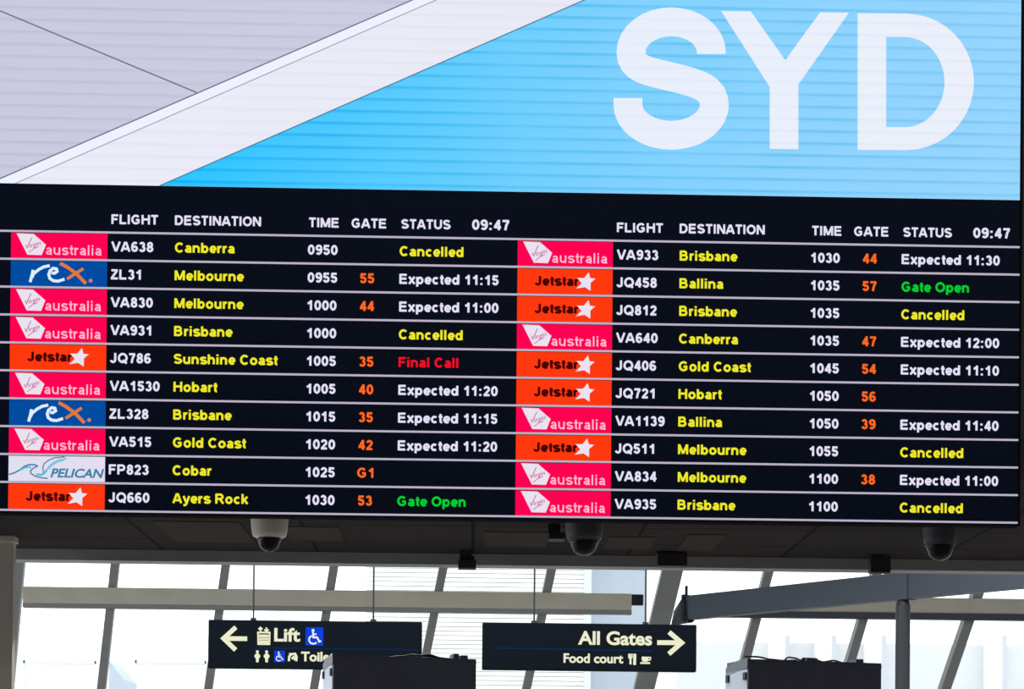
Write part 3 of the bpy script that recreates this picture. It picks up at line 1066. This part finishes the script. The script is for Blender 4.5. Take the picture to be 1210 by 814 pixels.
for cx in (484, 567):
    mb = MB()
    Y = Yd(SD) + .008
    c = spx(*LQ(cx, 378)); r = .018
    mb.poly([(c[0] + r * math.cos(i * .5236), Y, c[1] + r * math.sin(i * .5236)) for i in range(12)], 'sign_text')
    body = [(-10, 392), (10, 392), (27, 412), (24, 428), (14, 436), (11, 472), (-11, 472), (-14, 436), (-24, 428), (-27, 412)]
    pts = [spx(*LQ(cx + a_, b_)) for a_, b_ in body]
    mb.poly([(a_, Y, b_) for a_, b_ in pts], 'sign_text')
    mb.build('toilet_figure', sl)
wheelchair(sl, LQ, 634, 368, 730, 470)
mb = MB()
for p, ww in (([(766, 462), (768, 420), (792, 398), (822, 396), (834, 420), (832, 462)], 2.6), ([(790, 440), (812, 424), (820, 452)], 2.8), ([(770, 402), (782, 392)], 2.4)):
    for q in stroke2d([LQ(*a) for a in p], ww):
        mb.poly([(a_, Yd(SD) + .008, b_) for a_, b_ in (spx(*c_) for c_ in q)], 'sign_text')
mb.build('changing_symbol', sl)
sign_word(sl, 'lettering', 'Toilets', 240 + 874 / 7.5625, 720 + 464 / 7.5625, 240 + 1215 / 7.5625, 720 + 380 / 7.5625, .035)

# right sign
RQ = lambda a, b: (660 + a / 7.118, 720 + b / 7.118)
sr = sign_base('direction_sign', 'hanging dark sign reading All Gates with a right arrow', 570, 735, 823, 793.5, (631.5, 763))
arrow(sr, RQ, [(830, 278), (1030, 280)], [(930, 190), (1036, 280), (928, 374)], 5.6)
sign_word(sr, 'lettering', 'All Gates', 660 + 164 / 7.118, 720 + 297 / 7.118, 660 + 788 / 7.118, 720 + 186 / 7.118)
mb = MB()
for q in stroke2d([(586, 765.6), (771, 769.2)], 2.3):
    mb.poly([(a_, Yd(SD) + .009, b_) for a_, b_ in (spx(*c_) for c_ in q)], 'sign_rule')
mb.build('blue_rule', sr)
sign_word(sr, 'lettering', 'Food court', 660 + 42 / 7.118, 720 + 449 / 7.118, 660 + 545 / 7.118, 720 + 374 / 7.118, .03)
mb = MB()
for p, ww in (([(592, 372), (592, 405), (606, 412)], 1.6), ([(604, 372), (604, 412)], 1.6), ([(618, 372), (618, 404), (604, 412)], 1.6), ([(605, 408), (606, 462)], 2.4),
              ([(642, 372), (640, 466)], 3.4)):
    for q in stroke2d([RQ(*a) for a in p], ww):
        mb.poly([(a_, Yd(SD) + .008, b_) for a_, b_ in (spx(*c_) for c_ in q)], 'sign_text')
mb.build('cutlery_symbol', sr)
mb = MB()
pts = [spx(*RQ(*p)) for p in ((700, 396), (758, 398), (756, 424), (746, 440), (708, 438), (700, 424))]
mb.poly([(a_, Yd(SD) + .008, b_) for a_, b_ in pts], 'sign_text')
for p, ww in (([(756, 402), (774, 404), (772, 422), (752, 428)], 1.5), ([(688, 450), (770, 451)], 2.2)):
    for q in stroke2d([RQ(*a) for a in p], ww):
        mb.poly([(a_, Yd(SD) + .008, b_) for a_, b_ in (spx(*c_) for c_ in q)], 'sign_text')
mb.build('cup_symbol', sr)


# ------------------------------------------------------------------ dome cameras under the soffit
def dome(px, depth, key, label, rpx, y_rim, y_bot, rk=.7):
    c = P(px, 620, depth)
    k = depth / FPX
    R = rpx * k
    zr = P(px, y_rim, depth).z
    zb = P(px, y_bot, depth).z
    t = thing('dome_camera', (c.x, c.y, SOF_Z), label, 'security camera', 'dome cameras under the soffit')
    mb = MB()
    mb.lathe([(R * 1.05, SOF_Z), (R * 1.02, SOF_Z - .03), (R * .97, zr + .05), (R * .92, zr + .015), (R * .87, zr), (R * .6, zr - .002)], (c.x, c.y, 0), key, 32)
    mb.build('housing', t, True)
    mb = MB()
    h = zr - zb
    r0 = R * rk
    prof = [(r0, zr + .004)]
    for i in range(1, 9):
        a = i / 8 * math.pi / 2
        t_ = math.sin(a)
        prof.append((max(r0 * (1 - .42 * t_ ** 1.3 - .58 * t_ ** 9), .004), zr - h * t_))
    mb.lathe(prof, (c.x, c.y, 0), 'dome_glass', 32)
    d = mb.build('dome', t, True)
    mb = MB()
    mb.lathe([(r0 * 1.07, zr + .006), (r0 * 1.07, zr - .012)], (c.x, c.y, 0), 'dome_dark' if key != 'dome_pale' else 'dome_pale', 32)
    mb.build('trim_ring', t, True)
    return t


dome(318.5, 13.1, 'dome_pale', 'pale dome security camera under the soffit, below the Final Call column', 22, 634, 652.5, .66)
dome(690.5, 13.1, 'dome_dark', 'dark dome security camera above the All Gates sign', 22.5, 637.5, 657, .78)
dome(1111, 13.1, 'dome_dark', 'dark dome security camera under the soffit above the round column', 20.5, 643, 663, .82)


# small dark fittings under the soffit's edge
def fitting(label, boxes, depth, name='clamp_fitting', cat='fitting'):
    x0 = sum(b[1] + b[3] for b in boxes) / (2 * len(boxes))
    c = P(x0, 655, depth)
    t = thing(name, (c.x, c.y, SOF_Z), label, cat, 'small fittings under the soffit')
    for nm, a, y0, b_, y1, th in boxes:
        p, q = P(a, y0, depth), P(b_, y1, depth)
        z1 = SOF_Z if y0 < 0 else p.z
        mb = MB(); mb.box(p.x, q.x, p.y - th, p.y + th, q.z, z1, 'fit_black', min(.006, th * .2)); mb.build(nm, t)
    return t


fitting('small dark lamp bracket hanging under the soffit edge between both signs', [('stem', 549.5, -1, 557.5, 664, .03), ('head', 541.5, 662, 562.5, 672.5, .06), ('knob', 555.5, 657, 560.5, 664, .02)], 14.8, 'bracket_lamp', 'lamp')
fitting('short dark bracket beside the dome camera above the All Gates sign', [('stem', 653, -1, 662, 632, .03), ('head', 648, 630, 667, 638.5, .07)], 13.4, 'bracket_lamp', 'lamp')
fitting('wide dark block under the soffit above the slanted wide frame', [('mounting_plate', 781, -1, 806, 656, .05), ('head', 776.5, 654, 811, 670, .06)], 14.75, 'junction_box', 'box')
fitting('dark clamp with drooping head under the soffit above the slate beam', [('stem', 1035, -1, 1048, 660, .04), ('head', 1027.5, 658, 1051, 677.5, .05), ('knob', 1041, 652, 1047, 660, .06)], 14.8, 'bracket_lamp', 'lamp')


# ------------------------------------------------------------------ display cabinets seen from behind
def cabinet(px0, px1, ytop, depth, label, cables, shaded):
    W = (px1 - px0) / FPX * depth
    th = math.radians(-14)
    ca, sa = math.cos(th), math.sin(th)
    p0 = P(px0, ytop, depth)                   # front top left corner
    W = W / ca * 1.0
    D, H = .5, 1.0
    zt = p0.z
    t = thing('display_cabinet', (p0.x + W / 2 * ca, p0.y + .25, 0), label, 'display cabinet', 'free standing display cabinets')
    def G(u, v, z):                            # u along the front, v back, z up
        return Vector((p0.x + u * ca + v * sa * 1.0, p0.y - u * sa + v * ca, z))
    def gbox(mb, u0, u1, v0, v1, z0, z1, key):
        vs = [G(u, v, z) for z in (z0, z1) for (u, v) in ((u0, v0), (u1, v0), (u1, v1), (u0, v1))]
        mb.add(vs, [(3, 2, 1, 0), (4, 5, 6, 7), (0, 1, 5, 4), (1, 2, 6, 5), (2, 3, 7, 6), (3, 0, 4, 7)], key)
    mb = MB(); gbox(mb, 0, W, 0, D, zt - H, zt, 'black'); mb.build('housing', t)
    mb = MB()
    # grey shoulder over the side panel, sloping down to the back
    vs = [G(-.012, .0, zt + .005), G(-.012, .24, zt + .0), G(-.012, D, zt - .045), G(-.012, D, zt - .12), G(-.012, 0, zt - .08),
          G(.02, .0, zt + .005), G(.02, .24, zt + .0), G(.02, D, zt - .045), G(.02, D, zt - .12), G(.02, 0, zt - .08)]
    mb.add(vs, [(0, 1, 2, 3, 4), (9, 8, 7, 6, 5), (0, 5, 6, 1), (1, 6, 7, 2), (2, 7, 8, 3), (3, 8, 9, 4), (4, 9, 5, 0)], 'cab_top')
    mb.build('side_shoulder', t)
    mb = MB(); gbox(mb, -.012, .0, .0, D, zt - H, zt - .09, 'cab_side')
    sp = mb.build('side_panel', t)
    for v in (.04, D - .06):
        mb = MB(); gbox(mb, -.026, -.012, v - .03, v + .03, zt - .18, zt - .115, 'fit_black'); mb.build('latch', sp)
    mb = MB(); gbox(mb, .0, W, -.006, .0, zt - .05, zt - .02, 'black'); mb.build('top_rail', t)
    for u, wd, hh in cables['lumps']:
        mb = MB(); gbox(mb, u - wd / 2, u + wd / 2, .05, .2, zt, zt + hh, 'black'); mb.build('connector', t)
    for pts in cables['runs']:
        mb = MB(); mb.tube([G(u, .1, zt + h) for u, h in pts], .008, 'cable', 8); mb.build('cable', t)
    for u in (W * .2, W * .8):
        mb = MB(); gbox(mb, u - .05, u + .05, .2, .3, 0.02, zt - H, 'black'); mb.build('leg', t)
    mb = MB(); gbox(mb, .05, W - .05, .02, D - .02, 0, .03, 'black'); mb.build('base', t)
    return t


def wavy(u0, u1, hs):
    n = len(hs) - 1
    pts = []
    for i in range(n * 4 + 1):
        t = i / 4
        k = min(int(t), n - 1)
        f = t - k
        f = f * f * (3 - 2 * f)
        pts.append((u0 + (u1 - u0) * i / (n * 4), hs[k] + (hs[k + 1] - hs[k]) * f))
    return pts


cabinet(394.5, 562.5, 773.5, 16.0, 'black display cabinet in front of the Lift sign, cables on top',
        {'lumps': [(1.1, .05, .045), (1.175, .06, .035)], 'runs': [wavy(.5, .95, [.0, .012, .03, .02, .01]), wavy(.75, 1.2, [.02, .035, .01, .0, .02])]}, True)
cabinet(884.6, 1052, 778.5, 16.0, 'black display cabinet with tangled cables, left of the round column',
        {'lumps': [(.62, .1, .032), (1.08, .07, .035)], 'runs': [wavy(.0, .5, [.03, .03, .012, .004, .01]), wavy(.36, .6, [.0, .035, .03, .01, .03]), wavy(.55, .95, [.03, .03, .004, .02, .0])]}, False)

# ------------------------------------------------------------------ outside, beyond the glass
ED = 46.0
a, b = P(432, 700, ED), P(690, 700, ED)
lv = thing('louvred_building', ((a.x + b.x) / 2, Yd(ED) + 2, -.1), 'white louvred building beyond the glass behind both signs', 'building')
mb = MB(); mb.box(a.x, b.x, Yd(ED) + .1, Yd(ED) + 5, -.1, 9.0, 'ext_white'); mb.build('wall', lv)
mb = MB()
z = 2.5
while z < 8.9:
    mb.bar((a.x, Yd(ED) + .04, z), (b.x, Yd(ED) + .04, z), (0, .13, .99), .098, .012, 'ext_slat')
    z += .111
mb.build('louvre_slats', lv)
c, d = P(691, 700, ED), P(766, 700, ED)
bb = thing('cladding_block', ((c.x + d.x) / 2, Yd(ED) + 2, -.1), 'pale blue clad block beside the louvred building', 'building')
mb = MB(); mb.box(c.x, d.x, Yd(ED) + .3, Yd(ED) + 5, -.1, 9.4, 'ext_blue'); mb.build('wall', bb)
mb = MB(); mb.box(c.x - .02, c.x + .16, Yd(ED) - .1, Yd(ED) + .3, -.1, 9.4, 'ext_pale'); mb.build('corner_pier', bb)

FD = 60.0
a, b = P(800, 758, FD), P(1330, 764, FD)
rb = thing('finned_building', ((a.x + b.x) / 2, Yd(FD) + 3, -.1), 'low white building with upright fins beyond the glass, on the right', 'building')
mb = MB(); mb.box(a.x, b.x, Yd(FD), Yd(FD) + 6, -.1, P(1000, 760, FD).z, 'ext_haze'); mb.build('wall', rb)
for fx in (927.5, 982, 1040.5, 1182):
    p = P(fx, 752, FD)
    mb = MB()
    mb.box(p.x - .55, p.x - .08, Yd(FD) - .5, Yd(FD), -.1, p.z, 'ext_white')
    mb.box(p.x - .08, p.x + .08, Yd(FD) - .5, Yd(FD), -.1, p.z, 'ext_fin_shade')  # grey strip colours in the shade on the fin's side
    mb.build('fin', rb)
a, b = P(-40, 752, FD), P(300, 752, FD)
lb = thing('framed_building', ((a.x + b.x) / 2, Yd(FD) + 3, -.1), 'low white building with large framed bays beyond the glass, on the left', 'building')
zt = P(70, 751, FD).z
mb = MB(); mb.box(a.x, b.x, Yd(FD), Yd(FD) + 6, -.1, zt, 'ext_white'); mb.build('wall', lb)
for x0, x1 in ((28, 114), (160, 244)):
    p, q = P(x0, 780, FD), P(x1, 780, FD)
    mb = MB()
    mb.box(p.x, q.x, Yd(FD) - .06, Yd(FD), p.z - .1, p.z, 'ext_pale')
    for xx in (p.x, q.x):
        mb.box(xx - .05, xx + .05, Yd(FD) - .06, Yd(FD), 0, p.z, 'ext_pale')
    mb.build('bay_frame', lb)
# pale blue gable between the bays
g = [P(127, 812, 55), P(129, 781, 55), P(147, 803, 55), P(150, 830, 55)]
mb = MB()
g[0].z = g[3].z = -.1
vs = g + [p + Vector((0, 2.0, 0)) for p in g]
mb.add(vs, [(0, 1, 2, 3), (7, 6, 5, 4), (0, 4, 5, 1), (1, 5, 6, 2), (2, 6, 7, 3), (3, 7, 4, 0)], 'ext_blue')
tag(mb.build('shed', origin=(g[0].x, g[0].y, -.1)), 'small pale blue shed with sloping top, beyond the glass left of the Lift sign', 'shed')
